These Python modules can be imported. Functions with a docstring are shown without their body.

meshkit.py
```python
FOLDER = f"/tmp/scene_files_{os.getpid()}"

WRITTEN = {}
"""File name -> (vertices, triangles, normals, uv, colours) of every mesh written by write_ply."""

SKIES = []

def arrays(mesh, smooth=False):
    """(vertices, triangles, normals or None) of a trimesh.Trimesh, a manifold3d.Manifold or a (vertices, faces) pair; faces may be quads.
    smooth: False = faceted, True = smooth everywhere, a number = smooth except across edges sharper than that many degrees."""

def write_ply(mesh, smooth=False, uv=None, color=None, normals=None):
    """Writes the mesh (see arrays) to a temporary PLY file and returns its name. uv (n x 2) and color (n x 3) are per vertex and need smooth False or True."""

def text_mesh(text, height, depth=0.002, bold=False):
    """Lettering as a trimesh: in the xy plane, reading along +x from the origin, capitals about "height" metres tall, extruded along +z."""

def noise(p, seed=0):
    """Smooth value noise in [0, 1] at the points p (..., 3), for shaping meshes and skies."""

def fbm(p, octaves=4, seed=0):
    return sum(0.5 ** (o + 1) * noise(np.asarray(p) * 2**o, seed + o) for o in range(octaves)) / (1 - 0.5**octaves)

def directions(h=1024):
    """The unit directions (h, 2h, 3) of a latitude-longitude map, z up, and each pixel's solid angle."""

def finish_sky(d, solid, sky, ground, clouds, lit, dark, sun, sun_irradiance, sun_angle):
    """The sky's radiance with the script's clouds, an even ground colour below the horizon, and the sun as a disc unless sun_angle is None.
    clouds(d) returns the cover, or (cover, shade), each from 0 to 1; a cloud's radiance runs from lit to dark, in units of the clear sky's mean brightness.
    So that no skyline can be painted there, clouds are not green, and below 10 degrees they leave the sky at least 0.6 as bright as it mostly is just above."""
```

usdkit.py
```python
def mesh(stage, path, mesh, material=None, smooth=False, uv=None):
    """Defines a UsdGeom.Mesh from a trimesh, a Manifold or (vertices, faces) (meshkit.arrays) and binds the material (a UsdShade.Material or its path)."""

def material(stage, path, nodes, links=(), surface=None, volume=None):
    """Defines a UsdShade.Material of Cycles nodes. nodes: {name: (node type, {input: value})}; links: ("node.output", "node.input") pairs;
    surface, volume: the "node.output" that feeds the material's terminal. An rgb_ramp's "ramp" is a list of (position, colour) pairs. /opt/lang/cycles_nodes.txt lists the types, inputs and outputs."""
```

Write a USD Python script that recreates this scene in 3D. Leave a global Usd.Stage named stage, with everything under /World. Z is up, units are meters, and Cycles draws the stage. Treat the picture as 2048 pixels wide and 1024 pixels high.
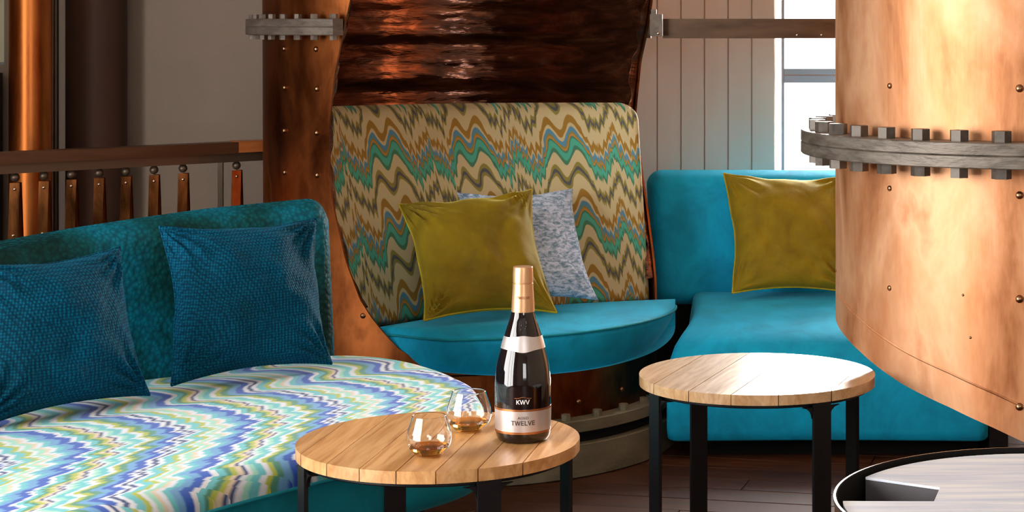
import math, random
import numpy as np
import trimesh
from shapely.geometry import Polygon, Point, box as sbox
from shapely import affinity
import usdkit, meshkit
from pxr import Usd, UsdGeom, UsdLux, Gf, Sdf, UsdShade

stage = Usd.Stage.CreateInMemory()
UsdGeom.SetStageUpAxis(stage, UsdGeom.Tokens.z)
UsdGeom.SetStageMetersPerUnit(stage, 1.0)
world = UsdGeom.Xform.Define(stage, '/World')
stage.SetDefaultPrim(world.GetPrim())
rng = random.Random(7)
nrg = np.random.default_rng(7)
PI = math.pi

# ------------------------------------------------------------------ camera, daylight, exposure
FPX, CX, CY, HC = 3850.0, 1450.0, 50.0, 1.19
cam = UsdGeom.Camera.Define(stage, '/World/camera')
cam.AddTranslateOp().Set(Gf.Vec3d(0, 0, HC))
cam.AddRotateXOp().Set(90.0)
cam.CreateHorizontalApertureAttr(36.0)
cam.CreateVerticalApertureAttr(18.0)
cam.CreateFocalLengthAttr(36.0 * FPX / 2048)
cam.CreateHorizontalApertureOffsetAttr((1024 - CX) / 2048 * 36.0)
cam.CreateVerticalApertureOffsetAttr(-(512 - CY) / 2048 * 36.0)
cam.CreateClippingRangeAttr(Gf.Vec2f(0.05, 200))
cam.CreateExposureAttr(0.0)

dome = UsdLux.DomeLight.Define(stage, '/World/sky')
dome.CreateColorAttr(Gf.Vec3f(0.93, 0.95, 1.0))
dome.CreateIntensityAttr(1.6)


def rect_light(name, loc, rot, w, h, intensity, color):
    l = UsdLux.RectLight.Define(stage, '/World/' + name)
    l.AddTranslateOp().Set(Gf.Vec3d(*loc))
    if rot[0]: l.AddRotateXOp().Set(rot[0])
    if rot[1]: l.AddRotateYOp().Set(rot[1])
    l.CreateWidthAttr(w); l.CreateHeightAttr(h)
    l.CreateIntensityAttr(intensity)
    l.CreateColorAttr(Gf.Vec3f(*color))
    return l


# daylight just outside the three windows of the room
rect_light('daylight_back', (0.66, 6.74, 1.43), (-90, 0), 0.96, 1.86, 50.0, (1.0, 0.95, 0.9))
rect_light('daylight_left', (-3.22, 1.35, 1.25), (0, -90), 2.4, 3.7, 8.6, (1.0, 0.95, 0.88))
rect_light('daylight_front', (1.0, -2.72, 1.5), (90, 0), 1.6, 1.8, 3.6, (1.0, 0.96, 0.9))

# ------------------------------------------------------------------ helpers
used = {}


def numbered(parent, name):
    k = (parent, name)
    n = used.get(k, -1) + 1
    used[k] = n
    return name if n == 0 else '%s_%03d' % (name, n)


LOC = {}


def meta(prim, label=None, cat=None, group=None, kind=None):
    for k, v in (('label', label), ('category', cat), ('group', group), ('kind', kind)):
        if v: prim.SetCustomDataByKey(k, v)


def thing(name, label, cat, loc=(0, 0, 0), group=None, kind=None):
    path = '/World/' + numbered('/World', name)
    x = UsdGeom.Xform.Define(stage, path)
    x.AddTranslateOp().Set(Gf.Vec3d(*loc))
    LOC[path] = np.array(loc, float)
    meta(x.GetPrim(), label, cat, group, kind)
    return path


def obj(name, mesh, mat, parent=None, smooth=30, label=None, kind=None, cat=None, group=None):
    """One mesh, given in world coordinates, under parent (a path) or the world."""
    base = parent or '/World'
    path = base + '/' + numbered(base, name)
    v, f, _ = meshkit.arrays(mesh)
    top = '/'.join(base.split('/')[:3])
    v = v - LOC.get(top, np.zeros(3))
    m = usdkit.mesh(stage, path, (v, f), mat, smooth=smooth)
    meta(m.GetPrim(), label, cat, group, kind)
    return path


def at(px, py, Y):
    return np.array([(px - CX) / FPX * Y, Y, HC - (py - CY) / FPX * Y])


def atz(px, py, z):
    return at(px, py, FPX * (HC - z) / (py - CY))


def cat(*ms):
    vs, fs, n = [], [], 0
    for m in ms:
        v, f, _ = meshkit.arrays(m)
        vs.append(v); fs.append(f + n); n += len(v)
    return np.vstack(vs), np.vstack(fs)


def bx(x0, x1, y0, y1, z0, z1):
    m = trimesh.creation.box([x1 - x0, y1 - y0, z1 - z0])
    m.apply_translation([(x0 + x1) / 2, (y0 + y1) / 2, (z0 + z1) / 2])
    return m


def grid_faces(nr, nc, wrap=False):
    f = []
    cc = nc if wrap else nc - 1
    i, j = np.meshgrid(np.arange(nr - 1), np.arange(cc), indexing='ij')
    a = i * nc + j; b = i * nc + (j + 1) % nc
    c = (i + 1) * nc + (j + 1) % nc; d = (i + 1) * nc + j
    q = np.stack([a, b, c, d], -1).reshape(-1, 4)
    return np.vstack([q[:, [0, 1, 2]], q[:, [0, 2, 3]]])


def lathe(profile, n=64, center=(0, 0), cap=True):
    """profile: (r, z) from bottom to top; outward normals."""
    p = np.array(profile, float)
    t = np.linspace(0, 2 * PI, n, endpoint=False)
    v = np.stack([np.outer(p[:, 0], np.cos(t)) + center[0], np.outer(p[:, 0], np.sin(t)) + center[1], np.repeat(p[:, 1][:, None], n, 1)], -1).reshape(-1, 3)
    return v, grid_faces(len(p), n, True)


def tube(pts, r, n=8, closed=False):
    pts = np.array(pts, float)
    if closed:
        tan = np.roll(pts, -1, 0) - np.roll(pts, 1, 0)
    else:
        tan = np.gradient(pts, axis=0)
    tan /= np.linalg.norm(tan, axis=1, keepdims=True)
    up = np.array([0, 0, 1.0]) if abs(tan[0][2]) < 0.9 else np.array([1.0, 0, 0])
    s = np.cross(tan, up); s /= np.maximum(np.linalg.norm(s, axis=1, keepdims=True), 1e-9)
    u = np.cross(s, tan)
    t = np.linspace(0, 2 * PI, n, endpoint=False)
    rr = np.broadcast_to(np.asarray(r, float), len(pts))[:, None, None]
    v = pts[:, None] + rr * (np.cos(t)[None, :, None] * s[:, None] + np.sin(t)[None, :, None] * u[:, None])
    k = len(pts)
    if closed:
        v = np.concatenate([v, v[:1]]); k += 1
    f = grid_faces(k, n, True)
    v = v.reshape(-1, 3)
    if not closed:
        c0, c1 = len(v), len(v) + 1
        v = np.vstack([v, pts[0], pts[-1]])
        j = np.arange(n); j2 = (j + 1) % n
        f = np.vstack([f, np.stack([np.full(n, c0), j2, j], 1), np.stack([np.full(n, c1), (k - 1) * n + j, (k - 1) * n + j2], 1)])
    return v, f


def inset(P, d):
    """offsets a counter-clockwise closed outline inwards by d (per-vertex)."""
    e = np.roll(P, -1, 0) - P
    e /= np.maximum(np.linalg.norm(e, axis=1, keepdims=True), 1e-9)
    n = np.stack([-e[:, 1], e[:, 0]], 1)
    m = n + np.roll(n, 1, 0)
    m /= np.maximum(np.linalg.norm(m, axis=1, keepdims=True), 1e-9)
    k = 1 / np.maximum((m * n).sum(1), 0.5)
    return P + m * (k * d)[:, None]


def resample(P, step):
    P = np.array(P, float)
    Q = np.vstack([P, P[:1]])
    L = np.r_[0, np.cumsum(np.linalg.norm(np.diff(Q, axis=0), axis=1))]
    t = np.linspace(0, L[-1], max(int(L[-1] / step), 12), endpoint=False)
    return np.stack([np.interp(t, L, Q[:, 0]), np.interp(t, L, Q[:, 1])], 1)


def round_corners(P, r):
    g = Polygon(P).buffer(-r).buffer(2 * r, quad_segs=12).buffer(-r, quad_segs=12)
    c = np.array(g.exterior.coords)[:-1]
    return c if Polygon(c).exterior.is_ccw else c[::-1]


def slab(P, z0, z1, rt=0.03, rb=0.01, dome=0.0, nr=6, cap_rings=8, warp=None):
    """A cushion-like solid over a counter-clockwise outline: rounded top and bottom edges, domed top."""
    P = np.array(P, float)
    rings = []
    for k in range(nr + 1):
        a = PI / 2 * k / nr
        rings.append((inset(P, rb * (1 - math.sin(a))), z0 + rb * (1 - math.cos(a))))
    for k in range(nr + 1):
        a = PI / 2 * k / nr
        rings.append((inset(P, rt * (1 - math.cos(a))), z1 - rt + rt * math.sin(a)))
    top = rings[-1][0]; c = np.array(Polygon(top).representative_point().coords[0]) if not Polygon(top).contains(Point(top.mean(0))) else top.mean(0)
    for k in range(1, cap_rings + 1):
        s = 1 - k / cap_rings * 0.985
        rings.append((c + (top - c) * s, z1 + dome * (1 - s * s)))
    n = len(P)
    v = np.vstack([np.column_stack([r, np.full(n, z)]) for r, z in rings])
    f = grid_faces(len(rings), n, True)
    last = len(v)
    v = np.vstack([v, [c[0], c[1], z1 + dome], [*rings[0][0].mean(0), z0]])
    j = np.arange(n); j2 = (j + 1) % n
    o = (len(rings) - 1) * n
    f = np.vstack([f, np.stack([o + j, o + j2, np.full(n, last)], 1), np.stack([j2, j, np.full(n, last + 1)], 1)])
    if warp is not None: v = warp(v)
    return v, f


def prism(P, z0, z1, ch=0.003):
    """Extruded convex outline with a chamfered upper edge."""
    P = np.array(P, float)
    if not Polygon(P).exterior.is_ccw: P = P[::-1]
    n = len(P)
    I = inset(P, ch) if ch else P
    rings = [np.column_stack([P, np.full(n, z0)]), np.column_stack([P, np.full(n, z1 - ch)]), np.column_stack([I, np.full(n, z1)])]
    v = np.vstack(rings); f = grid_faces(3, n, True)
    fan = np.stack([np.zeros(n - 2, int), np.arange(1, n - 1), np.arange(2, n)], 1)
    return v, np.vstack([f, fan + 2 * n, fan[:, ::-1]])


def oriented_box(c, ax, ay, az, sx, sy, sz):
    m = trimesh.creation.box([sx, sy, sz])
    R = np.eye(4); R[:3, 0], R[:3, 1], R[:3, 2], R[:3, 3] = ax, ay, az, c
    m.apply_transform(R)
    return m


def bar(p, q, w, t, wdir):
    """flat bar from p to q, w along wdir, t across."""
    p, q = np.array(p, float), np.array(q, float)
    d = q - p; L = np.linalg.norm(d); d /= L
    wd = np.array(wdir, float); wd -= d * (wd @ d); wd /= np.linalg.norm(wd)
    return oriented_box((p + q) / 2, wd, np.cross(d, wd), d, w, t, L)


def dome_rivet(c, n, r):
    """a rivet head: a flattened half ball on the surface at c, outward n."""
    prof = [(r * 1.0, -0.3 * r)] + [(r * math.cos(a), 0.7 * r * math.sin(a)) for a in np.linspace(0, PI / 2 * 0.97, 5)]
    v, f = lathe(prof, 10)
    top = len(v)
    v = np.vstack([v, [0, 0, 0.7 * r]])
    k = np.arange(10)
    f = np.vstack([f, np.stack([5 * 10 + k, 5 * 10 + (k + 1) % 10, np.full(10, top)], 1)])
    n = np.array(n, float); n /= np.linalg.norm(n)
    a = np.cross([0, 0, 1.0], n); a = a / np.linalg.norm(a) if np.linalg.norm(a) > 1e-6 else np.array([1.0, 0, 0])
    b = np.cross(n, a)
    return v @ np.stack([a, b, n]) + np.array(c), f


# ------------------------------------------------------------------ materials
def srgb(r, g, b):
    return tuple((c / 255 / 12.92) if c <= 10 else ((c / 255 + 0.055) / 1.055) ** 2.4 for c in (r, g, b))


MATS = {}


def mat(name, nodes, links=(), surface='p.BSDF'):
    MATS[name] = usdkit.material(stage, '/World/Looks/' + name, nodes, links, surface=surface)
    return MATS[name]


def plain(name, color, rough=0.5, metallic=0.0, **k):
    return mat(name, {'p': ('principled_bsdf', dict(base_color=color, roughness=rough, metallic=metallic, **k))})


def mottled(name, stops, scale=(8, 8, 8), detail=4, rough=(0.4, 0.5), metallic=0.0, bump=0.0, bump_scale=None, distortion=0.3, dist=0.01, **k):
    """Colour from noise on the position, optional roughness variation and fine bump."""
    nodes = {
        'g': ('geometry', {}),
        'mp': ('mapping', {'scale': scale}),
        'n': ('noise_texture', {'scale': 1.0, 'detail': detail, 'roughness': 0.6, 'distortion': distortion}),
        'r': ('rgb_ramp', {'ramp': stops}),
        'rr': ('map_range', {'from_min': 0.3, 'from_max': 0.7, 'to_min': rough[0], 'to_max': rough[1]}),
        'p': ('principled_bsdf', dict(metallic=metallic, **k)),
    }
    links = [('g.position', 'mp.vector'), ('mp.vector', 'n.vector'), ('n.fac', 'r.fac'), ('r.color', 'p.base_color'), ('n.fac', 'rr.value'), ('rr.result', 'p.roughness')]
    if bump:
        bs = bump_scale or tuple(s * 6 for s in scale)
        nodes['mb'] = ('mapping', {'scale': bs})
        nodes['nb'] = ('noise_texture', {'scale': 1.0, 'detail': 3.0, 'roughness': 0.6})
        nodes['b'] = ('bump', {'strength': bump, 'distance': dist})
        links += [('g.position', 'mb.vector'), ('mb.vector', 'nb.vector'), ('nb.fac', 'b.height'), ('b.normal', 'p.normal')]
    return mat(name, nodes, links)


mottled('copper_bright', [(0.27, srgb(152, 88, 48)), (0.42, srgb(204, 142, 98)), (0.57, srgb(224, 174, 134)), (0.74, srgb(188, 120, 76))], scale=(6, 6, 2.4), detail=5, rough=(0.5, 0.64), metallic=0.82, bump=0.12, bump_scale=(120, 120, 6), dist=0.002)
mottled('copper_aged', [(0.27, srgb(70, 32, 14)), (0.45, srgb(116, 62, 30)), (0.6, srgb(150, 86, 44)), (0.76, srgb(84, 42, 20))], scale=(6, 6, 3.5), detail=5, rough=(0.3, 0.48), metallic=1.0, bump=0.15, bump_scale=(40, 40, 14), dist=0.003)
mottled('copper_pipe', [(0.3, srgb(176, 96, 46)), (0.7, srgb(206, 122, 62))], scale=(12, 12, 3), rough=(0.32, 0.42), metallic=1.0)
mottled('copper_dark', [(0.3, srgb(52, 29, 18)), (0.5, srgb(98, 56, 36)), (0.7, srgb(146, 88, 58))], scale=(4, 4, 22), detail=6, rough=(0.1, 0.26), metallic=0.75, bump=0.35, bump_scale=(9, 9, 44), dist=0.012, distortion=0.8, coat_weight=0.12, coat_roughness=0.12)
mottled('iron_grey', [(0.3, srgb(84, 76, 68)), (0.5, srgb(110, 102, 93)), (0.7, srgb(132, 124, 114))], scale=(14, 14, 60), rough=(0.42, 0.6), metallic=0.55, bump=0.5, bump_scale=(30, 30, 140), dist=0.004)
mottled('iron_nut', [(0.3, srgb(78, 71, 64)), (0.7, srgb(108, 100, 92))], scale=(40, 40, 40), rough=(0.4, 0.55), metallic=0.5)
mottled('base_paint', [(0.3, srgb(92, 88, 70)), (0.7, srgb(120, 114, 92))], scale=(9, 9, 18), rough=(0.5, 0.7), bump=0.2)
mottled('flange_brown', [(0.3, srgb(84, 74, 66)), (0.7, srgb(118, 106, 96))], scale=(14, 14, 60), rough=(0.4, 0.55), metallic=0.4, bump=0.3)
plain('rivet_metal', srgb(150, 112, 84), 0.3, 1.0)
plain('rivet_bright', srgb(190, 180, 168), 0.25, 1.0)
plain('black_steel', (0.005, 0.005, 0.006), 0.42, 0.0, specular_ior_level=0.3)
plain('dark_gap', (0.005, 0.0045, 0.004), 0.85, 0.0, specular_ior_level=0.2)
mottled('strap_steel', [(0.3, srgb(62, 46, 34)), (0.7, srgb(84, 64, 46))], scale=(6, 6, 30), rough=(0.35, 0.5), metallic=0.7)
mottled('wall_paint', [(0.3, srgb(140, 121, 104)), (0.7, srgb(150, 130, 112))], scale=(3, 3, 3), rough=(0.55, 0.65))
mottled('board_paint', [(0.3, srgb(192, 166, 142)), (0.7, srgb(202, 176, 152))], scale=(5, 5, 2), rough=(0.45, 0.55))
plain('ceiling_paint', srgb(196, 188, 176), 0.8)
plain('frame_grey', srgb(150, 148, 148), 0.5)
plain('blind_cream', srgb(226, 220, 186), 0.7)
plain('cabinet_black', (0.01, 0.01, 0.011), 0.5)
mottled('pillar_brown', [(0.3, srgb(62, 38, 26)), (0.7, srgb(80, 48, 32))], scale=(6, 6, 2), rough=(0.7, 0.8))
mottled('handrail_wood', [(0.3, srgb(58, 34, 19)), (0.6, srgb(80, 48, 27))], scale=(3, 3, 40), rough=(0.35, 0.5))
mottled('handrail_end_wood', [(0.3, srgb(150, 84, 40)), (0.6, srgb(180, 106, 54))], scale=(3, 3, 40), rough=(0.3, 0.45))
plain('rail_metal', srgb(96, 80, 66), 0.4, 0.6)
mottled('baluster_metal', [(0.3, srgb(110, 64, 34)), (0.7, srgb(170, 106, 58))], scale=(20, 20, 6), rough=(0.2, 0.32), metallic=1.0)
mat('window_pane', {'fr': ('fresnel', {'IOR': 1.45}), 't': ('transparent_bsdf', {'color': (1, 1, 1)}), 'gl': ('glossy_bsdf', {'color': (1, 1, 1), 'roughness': 0.02}), 'mx': ('mix_closure', {})},
    [('fr.fac', 'mx.fac'), ('t.BSDF', 'mx.closure1'), ('gl.BSDF', 'mx.closure2')], 'mx.closure')


def velvet(name, dark, light, scale, sheen=0.6, tint=(0.5, 0.8, 1.0), rough=0.75, bump=0.25, bscale=500, lo=0.35, hi=0.65, stretch=(1, 1, 1), detail=5):
    nodes = {
        'g': ('geometry', {}),
        'mp': ('mapping', {'scale': tuple(scale * s for s in stretch)}),
        'n': ('noise_texture', {'scale': 1.0, 'detail': detail, 'roughness': 0.65, 'distortion': 0.5}),
        'r': ('rgb_ramp', {'ramp': [(lo, dark), (hi, light)]}),
        'nb': ('noise_texture', {'scale': bscale, 'detail': 2.0}),
        'b': ('bump', {'strength': bump, 'distance': 0.002}),
        'p': ('principled_bsdf', dict(roughness=rough, sheen_weight=sheen, sheen_roughness=0.35, sheen_tint=tint, specular_ior_level=0.25)),
    }
    return mat(name, nodes, [('g.position', 'mp.vector'), ('mp.vector', 'n.vector'), ('n.fac', 'r.fac'), ('r.color', 'p.base_color'),
                             ('g.position', 'nb.vector'), ('nb.fac', 'b.height'), ('b.normal', 'p.normal')])


velvet('velvet_turquoise', srgb(0, 142, 182), srgb(0, 172, 216), 7, sheen=0.42, tint=(0.15, 0.75, 1.0))
velvet('velvet_teal', srgb(0, 118, 136), srgb(2, 142, 160), 6, sheen=0.2, tint=(0.2, 0.75, 1.0))
velvet('velvet_olive', srgb(104, 86, 0), srgb(134, 114, 4), 6, tint=(1.0, 0.92, 0.25), sheen=0.8)
velvet('olive_piping', srgb(140, 124, 10), srgb(176, 158, 30), 9, tint=(1.0, 0.95, 0.5), sheen=0.6)
velvet('boucle_blue', srgb(104, 140, 172), srgb(196, 216, 240), 60, bump=0.9, bscale=120, stretch=(1, 1, 2.2), tint=(0.8, 0.9, 1.0), sheen=0.4, lo=0.4, hi=0.6)

# scaled teal fabric of the left sofa's back
mat('scale_velvet', {
    'g': ('geometry', {}), 'mp': ('mapping', {'scale': (95, 95, 95)}),
    'v': ('voronoi_texture', {'scale': 1.0, 'feature': 'f1'}),
    'n': ('noise_texture', {'scale': 5.0, 'detail': 4.0}),
    'r': ('rgb_ramp', {'ramp': [(0.36, srgb(0, 52, 48)), (0.5, srgb(0, 84, 88)), (0.64, srgb(0, 116, 140))]}),
    'r2': ('rgb_ramp', {'ramp': [(0.1, (1.0, 1.0, 1.0)), (0.75, (0.5, 0.5, 0.5))]}),
    'm': ('mix_color', {'blend_type': 'multiply', 'fac': 1.0}),
    'b': ('bump', {'strength': 0.5, 'distance': 0.004, 'invert': True}),
    'p': ('principled_bsdf', dict(roughness=0.6, sheen_weight=0.45, sheen_roughness=0.25, sheen_tint=(0.0, 0.6, 1.0), specular_ior_level=0.15))},
    [('g.position', 'mp.vector'), ('mp.vector', 'v.vector'), ('g.position', 'n.vector'), ('n.fac', 'r.fac'), ('v.distance', 'r2.fac'),
     ('r.color', 'm.a'), ('r2.color', 'm.b'), ('m.result', 'p.base_color'), ('v.distance', 'b.height'), ('b.normal', 'p.normal')])

# woven teal cushion: fine grid weave from object space
mat('weave_teal', {
    'g': ('geometry', {}), 'mp': ('mapping', {'scale': (165, 165, 165)}),
    'v': ('voronoi_texture', {'scale': 1.0, 'feature': 'f1', 'randomness': 0.25}),
    'n': ('noise_texture', {'scale': 6.0, 'detail': 3.0}),
    'r': ('rgb_ramp', {'ramp': [(0.3, srgb(0, 74, 98)), (0.7, srgb(0, 94, 128))]}),
    'r2': ('rgb_ramp', {'ramp': [(0.15, (1.25, 1.25, 1.2)), (0.6, (0.35, 0.35, 0.4))]}),
    'm': ('mix_color', {'blend_type': 'multiply', 'fac': 1.0, 'use_clamp': False}),
    'b': ('bump', {'strength': 0.7, 'distance': 0.003, 'invert': True}),
    'p': ('principled_bsdf', dict(roughness=0.75, sheen_weight=0.1, sheen_roughness=0.4, sheen_tint=(0.1, 0.6, 1.0), specular_ior_level=0.08))},
    [('g.position', 'mp.vector'), ('mp.vector', 'v.vector'), ('g.position', 'n.vector'), ('n.fac', 'r.fac'), ('v.distance', 'r2.fac'),
     ('r.color', 'm.a'), ('r2.color', 'm.b'), ('m.result', 'p.base_color'), ('v.distance', 'b.height'), ('b.normal', 'p.normal')])


def curve_stops(fn, n=48):
    return [(i / n, (fn(i / n),) * 3) for i in range(n + 1)]


def flame(name, udir, vdir, u0, v0, pu, pv, wave, wave_amp, spike_mask, spike_amp, spike_w, colors, tooth=0.0, tooth_w=0.02, rough=0.7, lean=0.0):
    """Flame-stitch print: bands of colour along v, displaced by a repeating wave of u, feathered where spike_mask says."""
    N, L = {}, []
    def node(k, kind, **i): N[k] = (kind, i)
    def math_(k, t, a=None, b=None, va=None, vb=None):
        d = {'math_type': t}
        if va is not None: d['value1'] = va
        if vb is not None: d['value2'] = vb
        N[k] = ('math', d)
        if a: L.append((a, k + '.value1'))
        if b: L.append((b, k + '.value2'))
    node('g', 'geometry')
    node('nz', 'noise_texture', scale=9.0, detail=2.0); L.append(('g.position', 'nz.vector'))
    N['du'] = ('vector_math', {'math_type': 'dot_product', 'vector2': udir}); L.append(('g.position', 'du.vector1'))
    N['dv'] = ('vector_math', {'math_type': 'dot_product', 'vector2': vdir}); L.append(('g.position', 'dv.vector1'))
    math_('u1', 'subtract', 'du.value', vb=u0)
    math_('jit', 'multiply_add', 'nz.fac', vb=0.03); N['jit'][1]['value3'] = 0.0
    math_('ub', 'add', 'u1.value', 'jit.value')
    math_('us', 'divide', 'ub.value', vb=pu)
    math_('uf', 'fraction', 'us.value')
    math_('ufa', 'add', 'uf.value', vb=1.0)
    math_('uff', 'fraction', 'ufa.value')
    node('wr', 'rgb_ramp', ramp=curve_stops(wave)); L.append(('uff.value', 'wr.fac'))
    node('wb', 'rgb_to_bw'); L.append(('wr.color', 'wb.color'))
    math_('wv', 'multiply', 'wb.val', vb=wave_amp)
    math_('v1', 'subtract', 'dv.value', vb=v0)
    math_('v2', 'subtract', 'v1.value', 'wv.value')
    # feathering: a random height for every narrow column, kept where the mask says
    math_('col', 'divide', 'u1.value', vb=spike_w)
    math_('colf', 'floor', 'col.value')
    N['wn'] = ('white_noise_texture', {'dimensions': '1D'}); L.append(('colf.value', 'wn.w'))
    node('mr', 'rgb_ramp', ramp=curve_stops(spike_mask)); L.append(('uff.value', 'mr.fac'))
    node('mb', 'rgb_to_bw'); L.append(('mr.color', 'mb.color'))
    math_('w0', 'subtract', 'wn.value', vb=0.5)
    math_('sp', 'multiply', 'w0.value', 'mb.val')
    math_('sp2', 'multiply', 'sp.value', vb=spike_amp)
    math_('v3', 'add', 'v2.value', 'sp2.value')
    # teeth
    math_('tt', 'divide', 'u1.value', vb=tooth_w)
    N['tp'] = ('math', {'math_type': 'pingpong', 'value2': 0.5}); L.append(('tt.value', 'tp.value1'))
    math_('tm', 'multiply', 'tp.value', 'mb.val')
    math_('ta', 'multiply', 'tm.value', vb=tooth)
    math_('v4', 'add', 'v3.value', 'ta.value')
    math_('vs', 'divide', 'v4.value', vb=-pv)
    math_('vk', 'add', 'vs.value', vb=40.0)
    math_('vf', 'fraction', 'vk.value')
    node('cr', 'rgb_ramp', ramp=colors); L.append(('vf.value', 'cr.fac'))
    node('nb', 'noise_texture', scale=700.0, detail=2.0); L.append(('g.position', 'nb.vector'))
    node('b', 'bump', strength=0.2, distance=0.001); L += [('nb.fac', 'b.height'), ('b.normal', 'p.normal')]
    node('p', 'principled_bsdf', roughness=rough, sheen_weight=0.15, specular_ior_level=0.3)
    L.append(('cr.color', 'p.base_color'))
    return mat(name, N, L)


def bumps(points):
    from scipy.interpolate import PchipInterpolator
    fn = PchipInterpolator([p[0] for p in points], [p[1] for p in points])
    return lambda t: float(fn(t))


def bands(seq, soft=0.008):
    """(start, colour) bands with narrow soft edges -> ramp stops."""
    out = []
    for i, (a, c) in enumerate(seq):
        b = seq[i + 1][0] if i + 1 < len(seq) else 1.0
        out += [(a + soft, c), (b - soft, c)]
    return out


cream, ochre, olive = srgb(182, 172, 132), srgb(142, 110, 36), srgb(126, 122, 58)
pblue, pteal, pgreen, slate, orange = srgb(74, 132, 160), srgb(66, 160, 138), srgb(60, 118, 92), srgb(74, 78, 88), srgb(176, 124, 50)
flame('flame_print', (0.838, 0.545, 0), (0, 0, 1), 0.248, 0.838, 0.26, 0.215,
      bumps([(0, 0.78), (0.22, 0.05), (0.36, 0.92), (0.485, 0.42), (0.6, 1.0), (0.82, 0.0), (1, 0.78)]), 0.078,
      bumps([(0, 1), (0.2, 1), (0.33, 0.0), (0.66, 0.0), (0.82, 1), (1, 1)]), 0.03, 0.006,
      bands([(0, ochre), (0.07, cream), (0.12, pblue), (0.19, olive), (0.22, orange), (0.25, pgreen), (0.28, pteal), (0.38, pgreen), (0.44, cream), (0.60, olive), (0.66, slate), (0.71, olive), (0.76, cream), (0.96, ochre)]), tooth=0.05, tooth_w=0.014)
white, sblue, aqua, lime = srgb(214, 222, 232), srgb(18, 80, 184), srgb(96, 190, 200), srgb(168, 182, 66)
sky_, sgreen, peach, mint = srgb(96, 156, 206), srgb(70, 140, 116), srgb(214, 200, 176), srgb(150, 214, 196)
wig = [(0, 0.0), (0.05, 0.035), (0.12, 0.045), (0.2, -0.025), (0.26, 0.035), (0.33, 0.045), (0.41, -0.02), (0.47, 0.035), (0.58, 0.045), (0.66, 0.025), (0.74, -0.05), (0.86, -0.19), (0.96, -0.30), (1, -0.33)]
navy = srgb(36, 62, 120)
flame('zigzag_print', (0.73, -0.68, 0), (0.68, 0.73, 0), -4.0, 0.03, 1.1, 0.36,
      bumps([(t, (d + 0.33) / 0.4) for t, d in wig]), 0.40,
      bumps([(0, 0.08), (0.3, 0.08), (0.5, 0.5), (0.6, 1.0), (0.98, 1.0), (1, 0.1)]), 0.016, 0.007,
      bands([(0, white), (0.035, sblue), (0.095, sky_), (0.15, aqua), (0.19, white), (0.225, peach), (0.25, mint), (0.29, white), (0.32, lime), (0.355, aqua), (0.41, white), (0.445, navy), (0.475, white), (0.51, sblue), (0.565, sky_), (0.62, sgreen), (0.665, lime), (0.70, white), (0.74, aqua), (0.79, mint), (0.82, white), (0.85, navy), (0.87, peach), (0.90, lime), (0.93, sgreen), (0.96, aqua)], 0.009),
      tooth=0.055, tooth_w=0.06)


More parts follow.
